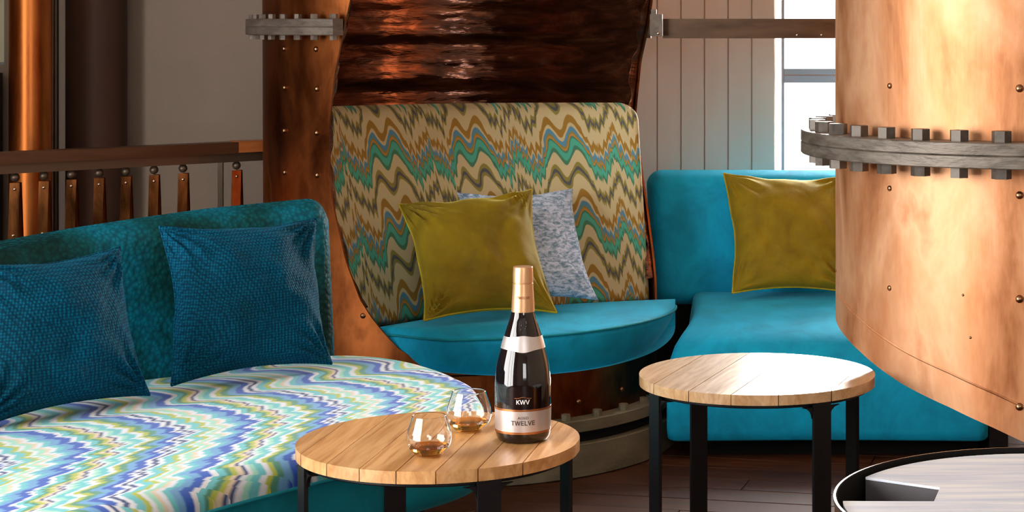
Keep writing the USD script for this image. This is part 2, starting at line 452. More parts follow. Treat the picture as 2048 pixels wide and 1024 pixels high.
def wood(name, light, dark, udir, rough=(0.3, 0.42), coat=0.0, rscale=1.0, spec=0.5, coat_ior=1.5):
    """Wood with grain along udir (plan direction); each plank gets its own tone."""
    a = math.atan2(udir[1], udir[0])
    nodes = {
        'g': ('geometry', {}),
        'rot': ('mapping', {'rotation': (0, 0, -a)}),
        'mp': ('mapping', {'scale': (5 * rscale, 70 * rscale, 30)}),
        'n': ('noise_texture', {'scale': 1.0, 'detail': 6.0, 'roughness': 0.62, 'distortion': 0.6}),
        'r': ('rgb_ramp', {'ramp': [(0.3, dark), (0.62, light)]}),
        'oi': ('object_info', {}),
        'hm': ('map_range', {'from_min': 0, 'from_max': 1, 'to_min': 0.82, 'to_max': 1.14}),
        'h': ('hsv', {'hue': 0.5, 'saturation': 1.0}),
        'rr': ('map_range', {'from_min': 0.3, 'from_max': 0.7, 'to_min': rough[0], 'to_max': rough[1]}),
        'b': ('bump', {'strength': 0.12, 'distance': 0.001}),
        'p': ('principled_bsdf', dict(coat_weight=coat, coat_roughness=0.22, coat_ior=coat_ior, specular_ior_level=spec)),
    }
    return mat(name, nodes, [('g.position', 'rot.vector'), ('rot.vector', 'mp.vector'), ('mp.vector', 'n.vector'), ('n.fac', 'r.fac'), ('r.color', 'h.color'),
                             ('oi.random', 'hm.value'), ('hm.result', 'h.value'), ('h.color', 'p.base_color'), ('n.fac', 'rr.value'), ('rr.result', 'p.roughness'), ('n.fac', 'b.height'), ('b.normal', 'p.normal')])


wood('oak_left', srgb(214, 164, 108), srgb(178, 122, 68), (0.08, 1.0), rough=(0.34, 0.46))
wood('oak_right', srgb(216, 176, 128), srgb(184, 136, 86), (0.27, 0.96), rough=(0.24, 0.34), coat=1.0, coat_ior=1.9)
wood('floor_wood', srgb(84, 48, 29), srgb(42, 22, 13), (0.978, -0.208), rough=(0.5, 0.65), spec=0.15)
wood('glare_wood', srgb(240, 244, 250), srgb(196, 210, 234), (1.0, 0.02), rough=(0.5, 0.6), spec=0.15, rscale=0.6)  # bluish white reflection painted into the board's base colour
plain('slot_grey', srgb(84, 80, 84), 0.6)
plain('rim_edge', srgb(190, 180, 172), 0.3, 1.0)
plain('bottle_glass', (0.006, 0.003, 0.003), 0.06, 0.0, coat_weight=0.6, coat_roughness=0.02, coat_ior=1.5)
plain('capsule_gold', srgb(226, 178, 132), 0.36, 0.75)
plain('capsule_print', srgb(150, 96, 60), 0.5)
plain('label_silver', srgb(224, 216, 212), 0.36, 0.75)
plain('label_copper', srgb(200, 134, 84), 0.3, 0.9)
plain('label_ink', srgb(70, 60, 56), 0.6)
plain('label_white', srgb(236, 230, 226), 0.5)
plain('emblem_dark', srgb(40, 34, 36), 0.35)
mat('clear_glass', {'p': ('principled_bsdf', dict(base_color=(1, 1, 1), roughness=0.0, ior=1.47, transmission_weight=1.0))})
mat('brandy_liquid', {'p': ('principled_bsdf', dict(base_color=srgb(250, 186, 84), roughness=0.0, ior=1.36, transmission_weight=1.0))})


def M(n): return MATS[n]


# ------------------------------------------------------------------ the room
XL, XR, YF, YB, ZC = -3.05, 2.4, -2.55, 6.5, 3.05


def holed_wall(u0, u1, z0, z1, holes):
    """rectangles (u0,u1,z0,z1) that fill a wall around its openings."""
    us = sorted({u0, u1, *[h[0] for h in holes], *[h[1] for h in holes]})
    out = []
    for a, b in zip(us[:-1], us[1:]):
        m = (a + b) / 2
        hs = sorted([h for h in holes if h[0] < m < h[1]], key=lambda h: h[2])
        z = z0
        for h in hs:
            if h[2] > z: out.append((a, b, z, h[2]))
            z = h[3]
        if z < z1: out.append((a, b, z, z1))
    return out


W1 = (0.169, 1.16, 0.5, 2.36)
W2 = (-2.96, -2.434, 1.056, 2.3)
wb = obj('wall_back', cat(*[bx(a, b, YB, YB + 0.18, c, d) for a, b, c, d in holed_wall(XL, XR, 0, ZC, [W1, W2])]), M('wall_paint'), kind='structure', smooth=False)
W3 = (-0.5, 3.2, 0.04, 2.45)
wl = obj('wall_left', cat(*[bx(XL - 0.12, XL, a, b, c, d) for a, b, c, d in holed_wall(YF, YB, 0, ZC, [W3])]), M('wall_paint'), kind='structure', smooth=False)
obj('wall_right', bx(XR, XR + 0.12, YF, YB, 0, ZC), M('wall_paint'), kind='structure', smooth=False)
W4 = (0.2, 1.8, 0.6, 2.4)
wf = obj('wall_front', cat(*[bx(a, b, YF - 0.12, YF, c, d) for a, b, c, d in holed_wall(XL, XR, 0, ZC, [W4])]), M('wall_paint'), kind='structure', smooth=False)
obj('ceiling', bx(XL - 0.12, XR + 0.12, YF - 0.12, YB + 0.18, ZC, ZC + 0.1), M('ceiling_paint'), kind='structure', smooth=False)

# tongue-and-groove boards on the back wall beside the window
bw = 0.0797
for k in range(9):
    x1 = 0.169 - k * bw
    x0 = x1 - bw
    p = [(x0 + 0.0004, 0), (x0 + 0.003, -0.006), (x1 - 0.003, -0.006), (x1 - 0.0004, 0)]
    v = np.array([[a, YB + b, z] for z in (0.0, ZC) for a, b in p])
    f = np.array([[0, 1, 5], [0, 5, 4], [1, 2, 6], [1, 6, 5], [2, 3, 7], [2, 7, 6], [0, 3, 2], [0, 2, 1], [4, 5, 6], [4, 6, 7]])
    obj('board', (v, f), M('board_paint'), wb, smooth=False)

# window in the back wall
w1 = thing('window_1', 'tall bright window behind the large copper still at the right', None, (0.66, 6.56, 0.5), kind='structure')
a, b, c, d = W1
obj('frame', cat(bx(a, b, 6.53, 6.58, d - 0.04, d), bx(a, b, 6.53, 6.58, c, c + 0.04), bx(b - 0.04, b, 6.53, 6.58, c + 0.04, d - 0.04), bx(0.192, 0.2015, 6.53, 6.58, c + 0.04, d - 0.04)), M('frame_grey'), w1, smooth=False)
obj('transom', cat(bx(0.2015, b - 0.04, 6.52, 6.58, 0.994, 1.018), bx(0.2015, b - 0.04, 6.525, 6.58, 1.018, 1.042)), M('frame_grey'), w1, smooth=False)
obj('pane', bx(a + 0.001, 0.192, 6.553, 6.557, c + 0.04, d - 0.04), M('window_pane'), w1, smooth=False)
obj('pane', bx(0.2015, b - 0.04, 6.553, 6.557, c + 0.04, 0.994), M('window_pane'), w1, smooth=False)
obj('pane', bx(0.2015, b - 0.04, 6.553, 6.557, 1.042, d - 0.04), M('window_pane'), w1, smooth=False)
w2 = thing('window_2', 'window with a cream blind at the far left edge', None, (-2.7, 6.56, 1.056), kind='structure')
a, b, c, d = W2
obj('frame', cat(bx(a, b, 6.52, 6.6, d - 0.03, d), bx(a, b, 6.52, 6.6, c, c + 0.008), bx(a, a + 0.03, 6.52, 6.6, c + 0.008, d - 0.03)), M('frame_grey'), w2, smooth=False)
obj('blind', bx(a + 0.03, b - 0.001, 6.54, 6.55, c + 0.008, d - 0.03), M('blind_cream'), w2, smooth=False)
w3 = thing('window_3', 'wide window in the left wall', None, (XL - 0.06, 1.35, 0.04), kind='structure')
a, b, c, d = W3
obj('frame', cat(bx(XL - 0.1, XL - 0.05, a, b, d - 0.05, d), bx(XL - 0.1, XL - 0.05, a, b, c, c + 0.05), *[bx(XL - 0.1, XL - 0.05, y - 0.03, y + 0.03, c + 0.05, d - 0.05) for y in (a + 0.03, 0.6, 1.7, b - 0.03)]), M('frame_grey'), w3, smooth=False)
w4 = thing('window_4', 'window in the front wall', None, (1.0, YF - 0.06, 0.6), kind='structure')
a, b, c, d = W4
obj('frame', cat(bx(a, b, YF - 0.1, YF - 0.05, d - 0.05, d), bx(a, b, YF - 0.1, YF - 0.05, c, c + 0.05), bx(a, a + 0.05, YF - 0.1, YF - 0.05, c + 0.05, d - 0.05), bx(b - 0.05, b, YF - 0.1, YF - 0.05, c + 0.05, d - 0.05)), M('frame_grey'), w4, smooth=False)

# floor: planks where the picture looks, plain boards behind the camera
YP = 2.3
fl = obj('floor', cat(bx(XL - 0.12, XR + 0.12, YP, YB + 0.18, -0.1, -0.014), bx(XL - 0.12, XR + 0.12, YF - 0.12, YP, -0.1, 0)), M('floor_wood'), kind='structure', smooth=False)
room = sbox(XL, YP, XR, YB)
ang = math.atan2(-0.208, 0.978)
pw, pl = 0.115, 1.25
for i in range(-60, 90):
    off = rng.uniform(0, pl)
    for j in range(-6, 7):
        q = sbox(j * pl + off + 0.001, i * pw + 0.0013, (j + 1) * pl + off - 0.001, (i + 1) * pw - 0.0013)
        q = affinity.rotate(q, ang, origin=(0, 0), use_radians=True).intersection(room)
        if q.is_empty or q.area < 0.003 or q.geom_type != 'Polygon': continue
        dz = rng.uniform(-0.0012, 0)
        obj('plank', prism(np.array(q.exterior.coords)[:-1], -0.014, dz, 0.0012), M('floor_wood'), fl, smooth=False)

# ------------------------------------------------------------------ background at the left
ct = thing('copper_pipe', 'tall shiny copper column behind the left end of the railing', 'copper column', (-2.2, 6.1, 0))
cc = (-2.2, 6.1)
obj('column', lathe([(0.0, 0.001), (0.066, 0.001), (0.066, 1.0), (0.066, 2.0), (0.066, ZC - 0.001), (0, ZC - 0.001)], 48, cc), M('copper_pipe'), ct)
obj('collar', lathe([(0.06, 0.0015), (0.09, 0.0015), (0.09, 0.02), (0.07, 0.026), (0.066, 0.026)], 48, cc), M('rail_metal'), ct)
obj('conduit', lathe([(0, 0.001), (0.009, 0.001), (0.009, 1.5), (0.009, ZC - 0.001), (0, ZC - 0.001)], 16, (-2.2, 6.33)), M('rail_metal'), label='slim grey vertical pipe just right of the tall copper column', cat='pipe')
obj('pillar', lathe([(0, 0.001), (0.098, 0.001), (0.098, 1.5), (0.098, ZC - 0.001), (0, ZC - 0.001)], 64, (-2.09, 6.4)), M('pillar_brown'), label='dark brown round pillar against the wall behind the railing', cat='pillar')
cb = thing('cabinet', 'black cabinet under the cream blind at the far left', 'cabinet', (-2.7, 6.2, 0))
obj('body', bx(-2.95, -2.42, 6.0, 6.45, 0.001, 1.03), M('cabinet_black'), cb, smooth=False)
obj('door', bx(-2.94, -2.43, 5.985, 6.0, 0.05, 1.02), M('cabinet_black'), cb, smooth=False)
obj('slim_post', bx(-1.563, -1.548, 5.93, 5.945, 0.001, 0.80), M('rail_metal'), label='slim grey upright between two balusters behind the railing', cat='post', smooth=False)

# railing
RA, RB = np.array([-2.45, 4.753]), np.array([-1.375, 5.738])
rd = (RB - RA) / np.linalg.norm(RB - RA); rn = np.array([rd[1], -rd[0]])
rd3, rn3, up3 = np.array([*rd, 0]), np.array([*rn, 0]), np.array([0, 0, 1.0])
rl = thing('railing', 'wooden handrail with copper balusters behind the left sofa', 'railing', (RA[0], RA[1], 0))


def rail_bar(s0, s1, z0, z1, w):
    L = np.linalg.norm(RB - RA)
    p, q = RA + rd * s0, RA + rd * s1
    return oriented_box(np.array([*((p + q) / 2), (z0 + z1) / 2]), rd3, -rn3, up3, s1 - s0, w, z1 - z0)


RL = float(np.linalg.norm(RB - RA))


def rail_at(px):
    k = (px - CX) / FPX
    s = (k * RA[1] - RA[0]) / (rd[0] - k * rd[1])
    return s


s_end = rail_at(468)
obj('handrail', rail_bar(0, s_end - 0.001, 0.814, 0.846, 0.06), M('handrail_wood'), rl, smooth=False)
obj('handrail_end', rail_bar(s_end, RL, 0.815, 0.848, 0.062), M('handrail_end_wood'), rl, smooth=False, label='lighter end piece of the handrail')
obj('flat_bar', rail_bar(0, RL, 0.788, 0.8138, 0.04), M('rail_metal'), rl, smooth=False)
obj('bottom_rail', rail_bar(0, RL, 0.06, 0.09, 0.04), M('rail_metal'), rl, smooth=False)
for px in (-80, -25, 30, 88, 143, 198, 252, 308, 366, 473):
    s = rail_at(px)
    p0 = RA + rd * s
    c3 = np.array([p0[0], p0[1], 0.0])
    def pt(du, dn, z): return c3 + rd3 * du + rn3 * dn + up3 * z
    # front strip leaning left, rear strip splaying right
    b = obj('baluster', bar(pt(-0.006, 0.012, 0.762), pt(-0.03, 0.02, 0.092), 0.026, 0.004, rd3 * 0.95 + rn3 * 0.3), M('baluster_metal'), rl, smooth=False)
    obj('rear_strip', bar(pt(0.012, -0.006, 0.762), pt(0.04, -0.016, 0.092), 0.02, 0.004, rn3 + rd3 * 0.45), M('baluster_metal'), b, smooth=False)
    obj('ball', cat(trimesh.creation.icosphere(2, 0.0125).apply_translation(pt(0, 0, 0.776))), M('rail_metal'), b)
    for z in (0.745, 0.62, 0.46, 0.3):
        t = (0.762 - z) / 0.67
        obj('rivet', dome_rivet(pt(-0.006 - 0.024 * t, 0.0145 + 0.008 * t, z), rn3 - 0.3 * rd3, 0.0045), M('rivet_bright'), b)
for s in (0.02, RL - 0.03):
    p0 = RA + rd * s
    obj('post', bx(p0[0] - 0.012, p0[0] + 0.012, p0[1] - 0.012, p0[1] + 0.012, 0.001, 0.06), M('rail_metal'), rl, smooth=False)

# ------------------------------------------------------------------ centre still, cut open as a booth
CS = np.array([-0.756, 5.545]); RS = 0.56
zl = np.array([0.279, 0.2825, 0.30, 0.326, 0.347, 0.385, 0.429, 0.473, 0.575, 0.73, 0.822, 0.927, 1.059, 1.124, 1.197, 1.255, 1.6, 2.0, 2.2])
tl = np.array([-50., -74.3, -86, -94.8, -98.9, -103.1, -107.2, -110.5, -115.2, -119.8, -120.7, -120.8, -118.9, -117.2, -115.2, -113.6, -103, -80, -50])
zr = np.array([0.279, 0.2825, 0.30, 0.326, 0.347, 0.385, 0.429, 0.473, 0.575, 0.73, 0.918, 0.964, 1.085, 1.183, 1.264, 1.6, 2.0, 2.2])
tr = np.array([-50., -28, -18, -10, -5, 0, 5, 9, 16, 24, 29.6, 28.6, 25.6, 19.4, 14.6, 3, -20, -50])
still = thing('copper_still', 'copper still in the middle cut open as an alcove with a padded seat', 'copper still', (CS[0], CS[1], 0))


def arc_shell(R, zs, t0f, t1f, n, rfun=None):
    """rows of points along the arc from t0 up to t1 (degrees) at each z."""
    rows = []
    for z in zs:
        t = np.radians(np.linspace(t0f(z), t1f(z), n))
        r = R if rfun is None else R + rfun(t, z)
        rows.append(np.stack([CS[0] + r * np.cos(t), CS[1] + r * np.sin(t), np.full(n, z)], 1))
    return np.array(rows)


def closed_shell(outer, inner):
    """outer and inner grids (rows x n x 3) of one sheet, closed round all edges."""
    nr, n, _ = outer.shape
    v = np.vstack([outer.reshape(-1, 3), inner.reshape(-1, 3)])
    fo = grid_faces(nr, n); fi = grid_faces(nr, n)[:, ::-1] + nr * n
    loop = np.r_[np.arange(n), np.arange(1, nr) * n + n - 1, (nr - 1) * n + np.arange(n - 2, -1, -1), np.arange(nr - 2, 0, -1) * n]
    l2 = np.roll(loop, -1)
    e = np.vstack([np.stack([loop, loop + nr * n, l2 + nr * n], 1), np.stack([loop, l2 + nr * n, l2], 1)])
    return v, np.vstack([fo, fi, e])


tR = lambda z: float(np.interp(z, zr, tr))
tL = lambda z: float(np.interp(z, zl, tl)) + 360.0
zs_up = np.concatenate([np.linspace(0.279, 0.30, 7), np.linspace(0.31, 0.5, 20), np.linspace(0.52, 2.2, 56)])
dent = lambda t, z: 0.003 * (meshkit.noise(np.stack([np.cos(t) * 4, np.sin(t) * 4, np.full_like(t, z * 3)], -1)) - 0.5)
outer = arc_shell(RS, zs_up, tR, tL, 140, dent); inner = arc_shell(RS - 0.006, zs_up, tR, tL, 140, dent)
obj('shell', closed_shell(outer, inner), M('copper_aged'), still)
lower = np.linspace(0.001, 0.279, 8)
o2 = arc_shell(RS, lower, lambda z: 0, lambda z: 360, 120); i2 = arc_shell(RS - 0.006, lower, lambda z: 0, lambda z: 360, 120)
obj('lower_body', closed_shell(o2, i2), M('copper_aged'), still)
# folded, darkened inner lining above the seat back
zs_l = np.linspace(0.45, 2.15, 300)


def folds(t, z):
    ph = (z - 1.19) / 0.145 * 2 * PI
    d = 0.013 * (abs(math.sin(ph / 2)) - 0.5) + 0.004 * math.sin(ph * 2 + 1)
    q = np.stack([np.cos(t) * 3.5, np.sin(t) * 3.5, np.full_like(t, z * 15)], -1)
    q2 = np.stack([np.cos(t) * 16, np.sin(t) * 16, np.full_like(t, z * 55)], -1)
    return d + 0.007 * (meshkit.noise(q, 3) - 0.5) + 0.003 * (meshkit.noise(q2, 5) - 0.5)


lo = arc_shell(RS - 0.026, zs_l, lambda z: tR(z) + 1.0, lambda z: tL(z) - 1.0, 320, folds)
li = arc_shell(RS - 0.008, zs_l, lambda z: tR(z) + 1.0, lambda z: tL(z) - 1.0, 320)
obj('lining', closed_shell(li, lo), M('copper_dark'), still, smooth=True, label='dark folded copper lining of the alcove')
obj('top_plate', lathe([(0, 2.2005), (RS, 2.2005), (RS, 2.22), (0, 2.22)], 64, CS), M('copper_aged'), still)

# upper flange with nuts, left out across the opening
def ring_arc(R0, R1, z0, z1, t0, t1, n=120, c=CS, groove=0.0):
    t = np.radians(np.linspace(t0, t1, n))
    zm = (z0 + z1) / 2
    prof = [(R0, z0), (R1 - 0.002, z0), (R1, z0 + 0.002), (R1, zm - 0.002), (R1 - groove, zm), (R1, zm + 0.002), (R1, z1 - 0.002), (R1 - 0.002, z1), (R0, z1)]
    P = np.array(prof)
    v = np.stack([c[0] + np.outer(np.cos(t), P[:, 0]), c[1] + np.outer(np.sin(t), P[:, 0]), np.repeat(P[:, 1][None], n, 0)], -1)
    k = len(P)
    f = grid_faces(n, k, True)
    v = v.reshape(-1, 3)
    if abs(t1 - t0) < 359.9:
        fan = np.stack([np.zeros(k - 2, int), np.arange(1, k - 1), np.arange(2, k)], 1)
        f = np.vstack([f, fan[:, ::-1], fan + (n - 1) * k])
    return v, f[:, ::-1] if False else f


def nut(c, R, deg, z0, z1, s, turn=0.0):
    a = math.radians(deg)
    m = trimesh.creation.cylinder(radius=s, height=z1 - z0, sections=6)
    m.apply_transform(trimesh.transformations.rotation_matrix(a + turn, [0, 0, 1]))
    m.apply_translation([c[0] + R * math.cos(a), c[1] + R * math.sin(a), (z0 + z1) / 2])
    return m


FZ0, FZ1 = 1.163, 1.2065
obj('flange', ring_arc(RS + 0.0035, 0.607, FZ0, FZ1, 24, 360 - 115.6, groove=0.002), M('flange_brown'), still)
for k in range(56):
    deg = 27.0 + k * 6.36
    if 26 < deg < 360 - 114.5:
        obj('nut', nut(CS, 0.588, deg, FZ1, FZ1 + 0.0125, 0.0108, rng.uniform(0, 1)), M('flange_brown'), still, smooth=False)
        obj('nut', nut(CS, 0.588, deg, FZ0 - 0.0125, FZ0, 0.0108, rng.uniform(0, 1)), M('flange_brown'), still, smooth=False)
for deg in (-140, -125.2):
    for z in (1.126, 1.021, 0.905, 0.793, 0.68, 0.56, 1.30):
        a = math.radians(deg + rng.uniform(-0.4, 0.4)); n = np.array([math.cos(a), math.sin(a), 0])
        obj('rivet', dome_rivet(np.array([*CS, z]) + n * (RS + 0.0015), n, 0.0075), M('rivet_metal'), still)
for deg, z in ((-109.6, 0.432), (-49, 0.188), (-32, 0.197), (-80, 0.19), (-66, 0.19)):
    a = math.radians(deg); n = np.array([math.cos(a), math.sin(a), 0])
    obj('rivet', dome_rivet(np.array([*CS, z]) + n * RS, n, 0.0075), M('rivet_metal'), still)
# foot: bolted flange, dark joint, painted base ring
obj('base_flange', ring_arc(RS + 0.001, 0.612, 0.118, 0.150, 0, 360, 120), M('base_paint'), still)
for k in range(36):
    obj('nut', nut(CS, 0.588, 5 + k * 10, 0.150, 0.166, 0.013, rng.uniform(0, 1)), M('base_paint'), still, smooth=False)
obj('joint', ring_arc(RS + 0.001, 0.59, 0.088, 0.1175, 0, 360, 120), M('dark_gap'), still)
obj('base_ring', ring_arc(RS + 0.001, 0.616, 0.001, 0.0875, 0, 360, 120), M('base_paint'), still)

# padded seat of the alcove: a boat-shaped cushion that fills the cut
t0, t1 = -106.0, 0.0
th = np.linspace(t0, t1, 90)
w = np.clip(1 - ((th + 50.5) / 57.0) ** 2, 0, 1)
Rtop = 0.585 + 0.03 * np.sqrt(w) + 0.014 * np.clip((th + 35) / 30, 0, 1) - 0.055 * np.clip((-86 - th) / 14, 0, 1)
thick = 0.012 + 0.094 * np.sqrt(w)
Rbot = 0.567 + 0.012 * np.sqrt(w) - 0.03 * np.clip((-86 - th) / 14, 0, 1)
zt = 0.381 + 0.0 * th
ca, sa = np.cos(np.radians(th)), np.sin(np.radians(th))
front = np.array([math.cos(math.radians(-50)), math.sin(math.radians(-50))])
inn = np.array([CS[0] - 0.10, CS[1] + 0.02])
ctr = np.array([CS[0], CS[1]]) + front * 0.2


def seat_ring(R, z):
    return np.stack([CS[0] + R * ca, CS[1] + R * sa, np.broadcast_to(z, R.shape)], 1)


rows = []
for k in range(7):                                   # side, bulging slightly
    s = k / 6
    rows.append(seat_ring(Rbot + (Rtop - Rbot) * s + 0.006 * math.sin(PI * s), zt - thick * (1 - s)))
chA, chB = rows[-1][0][:2], rows[-1][-1][:2]
back_line = np.stack([chA + (chB - chA) * s for s in np.linspace(0, 1, 90)])
back_line = back_line - front * (0.10 * np.sin(PI * np.linspace(0, 1, 90)))[:, None]
for k in range(1, 15):                               # top, from the rim to the line under the seat back
    s = k / 14
    P = rows[6][:, :2] * (1 - s) + back_line * s
    z = zt + 0.02 * (1 - (1 - min(s * 2.2, 1)) ** 2)
    rows.append(np.column_stack([P, z]))
G = np.array(rows)
bot = G.copy()
bot[:, :, 2] = np.minimum(G[0][None, :, 2] + 0.001, G[:, :, 2])
bot[7:, :, 2] = G[0][None, :, 2]
bot[:7] = G[0][None]
bot = np.concatenate([G[:1], bot[7:]])
full = np.concatenate([bot[::-1], G])
vv = full.reshape(-1, 3); ff = grid_faces(full.shape[0], 90)
nR = full.shape[0]
# close the back strip
bb, tt = np.arange(90), (nR - 1) * 90 + np.arange(90)
ff = np.vstack([ff, np.stack([bb[1:], bb[:-1], tt[:-1]], 1), np.stack([bb[1:], tt[:-1], tt[1:]], 1)])
cushion = obj('seat', (vv, ff), M('velvet_turquoise'), still, smooth=60, label='rounded turquoise velvet seat')
obj('piping', tube(seat_ring(Rtop + 0.001, zt + 0.0005), 0.0035, 8), M('velvet_teal'), cushion)

# padded back of the alcove
AB, BB_ = np.array([-1.03, 5.15]), np.array([-0.222, 5.66])
AT, BT = np.array([-1.19, 5.42]), np.array([-0.262, 5.755])
fac = np.array([0.545, -0.838])
z0p, z1p = 0.37, 0.958
ns, nz = 80, 44


def panel_pt(s, h, d):
    """s along, h up (0..1), d forwards."""
    A = AB + (AT - AB) * h; B = BB_ + (BT - BB_) * h
    p = A + (B - A) * s
    p = p - fac * ((0.07 + 0.06 * h) * 4 * s * (1 - s)) + fac * d
    return np.array([p[0], p[1], z0p + (z1p - z0p) * h])


def soft_box(pt, ns, nz, depth, r_s, r_z, width, height, puff):
    """a padded panel: front and back sheets meet in a rounded rim; corners rounded at the top."""
    S = np.linspace(0, 1, ns); Hh = np.linspace(0, 1, nz)
    def warp_sh(s, h, cr):
        x, y = (s - 0.5) * width, (h - 0.5) * height
        hx, hy = width / 2 - cr, height / 2 - cr
        qx, qy = max(abs(x) - hx, 0), y - hy
        if qx > 0 and qy > 0:                        # square to circle in the top corners
            m = max(qx, qy); L = math.hypot(qx, qy)
            if L > 1e-9:
                k = m / L
                x = math.copysign(hx + qx * k, x); y = hy + qy * k
        return x / width + 0.5, y / height + 0.5
    fr, bk = [], []
    for h in Hh:
        rf, rb = [], []
        for s in S:
            es = min(s, 1 - s) * width; eh = min(h, 1 - h) * height
            e = min(es / r_s, 1), min(eh / r_z, 1)
            k = math.sqrt(max(0, 1 - (1 - e[0]) ** 2)) * math.sqrt(max(0, 1 - (1 - e[1]) ** 2))
            s2, h2 = warp_sh(s, h, 0.05)
            rf.append(pt(s2, h2, depth / 2 * k + puff * 4 * s * (1 - s) * 4 * h * (1 - h)))
            rb.append(pt(s2, h2, -depth / 2 * k))
        fr.append(rf); bk.append(rb)
    fr, bk = np.array(fr), np.array(bk)
    return closed_shell(fr, bk)


S_ease = lambda x: x
obj('backrest', soft_box(panel_pt, 100, 60, 0.06, 0.035, 0.035, 0.97, 0.56, 0.012), M('flame_print'), still, smooth=50, label='padded back with a green and ochre flame pattern')

# steel strap from the open still to the right wall
sx = np.linspace(-0.185, XR - 0.001, 60)
sy = 5.72 - 0.05 * np.sin(PI * np.clip((sx + 0.185) / 1.2, 0, 1))
so = np.array([np.stack([sx, sy + d, np.full(60, z)], 1) for d, z in ((0, 1.1505), (0, 1.2085))])
si = np.array([np.stack([sx, sy + 0.008, np.full(60, z)], 1) for z in (1.1505, 1.2085)])
strap = obj('strap', closed_shell(so, si), M('strap_steel'), still, smooth=30, label='long brown flat steel strap')
obj('bracket', cat(bx(-0.222, -0.186, 5.685, 5.745, 1.157, 1.222), bx(-0.219, -0.203, 5.69, 5.73, 1.222, 1.236)), M('iron_nut'), strap, smooth=False)
obj('bolt', dome_rivet((-0.198, 5.684, 1.165), (0, -1, 0), 0.005), M('rivet_bright'), strap)
for x in (0.212, 0.284):
    obj('bolt', dome_rivet((x, float(np.interp(x, sx, sy)), 1.1605), (0, -1, 0), 0.004), M('rivet_bright'), strap)

# ------------------------------------------------------------------ big still at the right
CR = np.array([0.72, 4.4]); RR = 0.467
big = thing('copper_still', 'large bright copper still with grey bolted flange at the right edge', 'copper still', (CR[0], CR[1], 0))
tc = np.array([-180, -177.2, -165.9, -155.5, -138.2, -122.6, -110.6, -103.4, -85, -60, -35, 0, 40, 70, 100, 130, 160, 180.0])
zc = np.array([0.517, 0.5135, 0.4976, 0.4765, 0.4306, 0.3939, 0.3594, 0.3353, 0.27, 0.13, 0.002, 0.002, 0.002, 0.2, 0.62, 0.62, 0.56, 0.517])
NT = 240
tq = np.linspace(-180, 180, NT, endpoint=False)
cut = np.interp(tq, tc, zc)


def big_rows(R, zs_frac, top):
    rows = []
    for s in zs_frac:
        z = cut + (top - cut) * s
        q = np.stack([np.cos(np.radians(tq)) * 4, np.sin(np.radians(tq)) * 4, z * 3], -1)
        r = R + 0.003 * (meshkit.noise(q, 9) - 0.5)
        rows.append(np.stack([CR[0] + r * np.cos(np.radians(tq)), CR[1] + r * np.sin(np.radians(tq)), z], 1))
    return np.array(rows)


fr_ = np.linspace(0, 1, 50) ** 1.2
bo, bi = big_rows(RR, fr_, ZC - 0.002), big_rows(RR - 0.008, fr_, ZC - 0.002)
nr = len(fr_)
v = np.vstack([bo.reshape(-1, 3), bi.reshape(-1, 3)])
f1 = grid_faces(nr, NT, True); f2 = f1[:, ::-1] + nr * NT
j = np.arange(NT); j2 = (j + 1) % NT; o = nr * NT
e1 = np.vstack([np.stack([j, o + j, o + j2], 1), np.stack([j, o + j2, j2], 1)])
k = (nr - 1) * NT
e2 = np.vstack([np.stack([k + j, k + j2, o + k + j2], 1), np.stack([k + j, o + k + j2, o + k + j], 1)])
obj('shell', (v, np.vstack([f1, f2, e1, e2])), M('copper_bright'), big)
obj('flange', ring_arc(RR + 0.002, 0.546, 0.8985, 0.9515, 0, 360, 160, CR, 0.003), M('iron_grey'), big)
for k in range(36):
    deg = -178.0 + k * 10
    obj('nut', nut(CR, 0.51, deg, 0.9515, 0.9745, 0.0205, rng.uniform(0, 1.0)), M('iron_nut'), big, smooth=False)
    obj('nut', nut(CR, 0.51, deg, 0.877, 0.8985, 0.0205, rng.uniform(0, 1.0)), M('iron_nut'), big, smooth=False)
for deg in (-142, -104.4):
    for z in (0.407, 0.628, 0.841, 1.06, 1.28):
        if deg < -120 and z < 0.5: continue
        a = math.radians(deg); n = np.array([math.cos(a), math.sin(a), 0])
        obj('rivet', dome_rivet(np.array([*CR, z]) + n * RR, n, 0.0085 if deg > -120 else 0.0065), M('rivet_metal'), big)
for deg, z in ((-119, 0.63), (-117, 0.543), (-178.5, 0.63)):
    a = math.radians(deg); n = np.array([math.cos(a), math.sin(a), 0])
    obj('rivet', dome_rivet(np.array([*CR, z]) + n * RR, n, 0.003), M('rivet_metal'), big)

ts = np.linspace(-172, -60, 60); zs_ = np.interp(ts, tc, zc) + 0.072
obj('seam', tube(np.column_stack([CR[0] + RR * np.cos(np.radians(ts)), CR[1] + RR * np.sin(np.radians(ts)), zs_]), 0.0028, 6), M('copper_bright'), big)

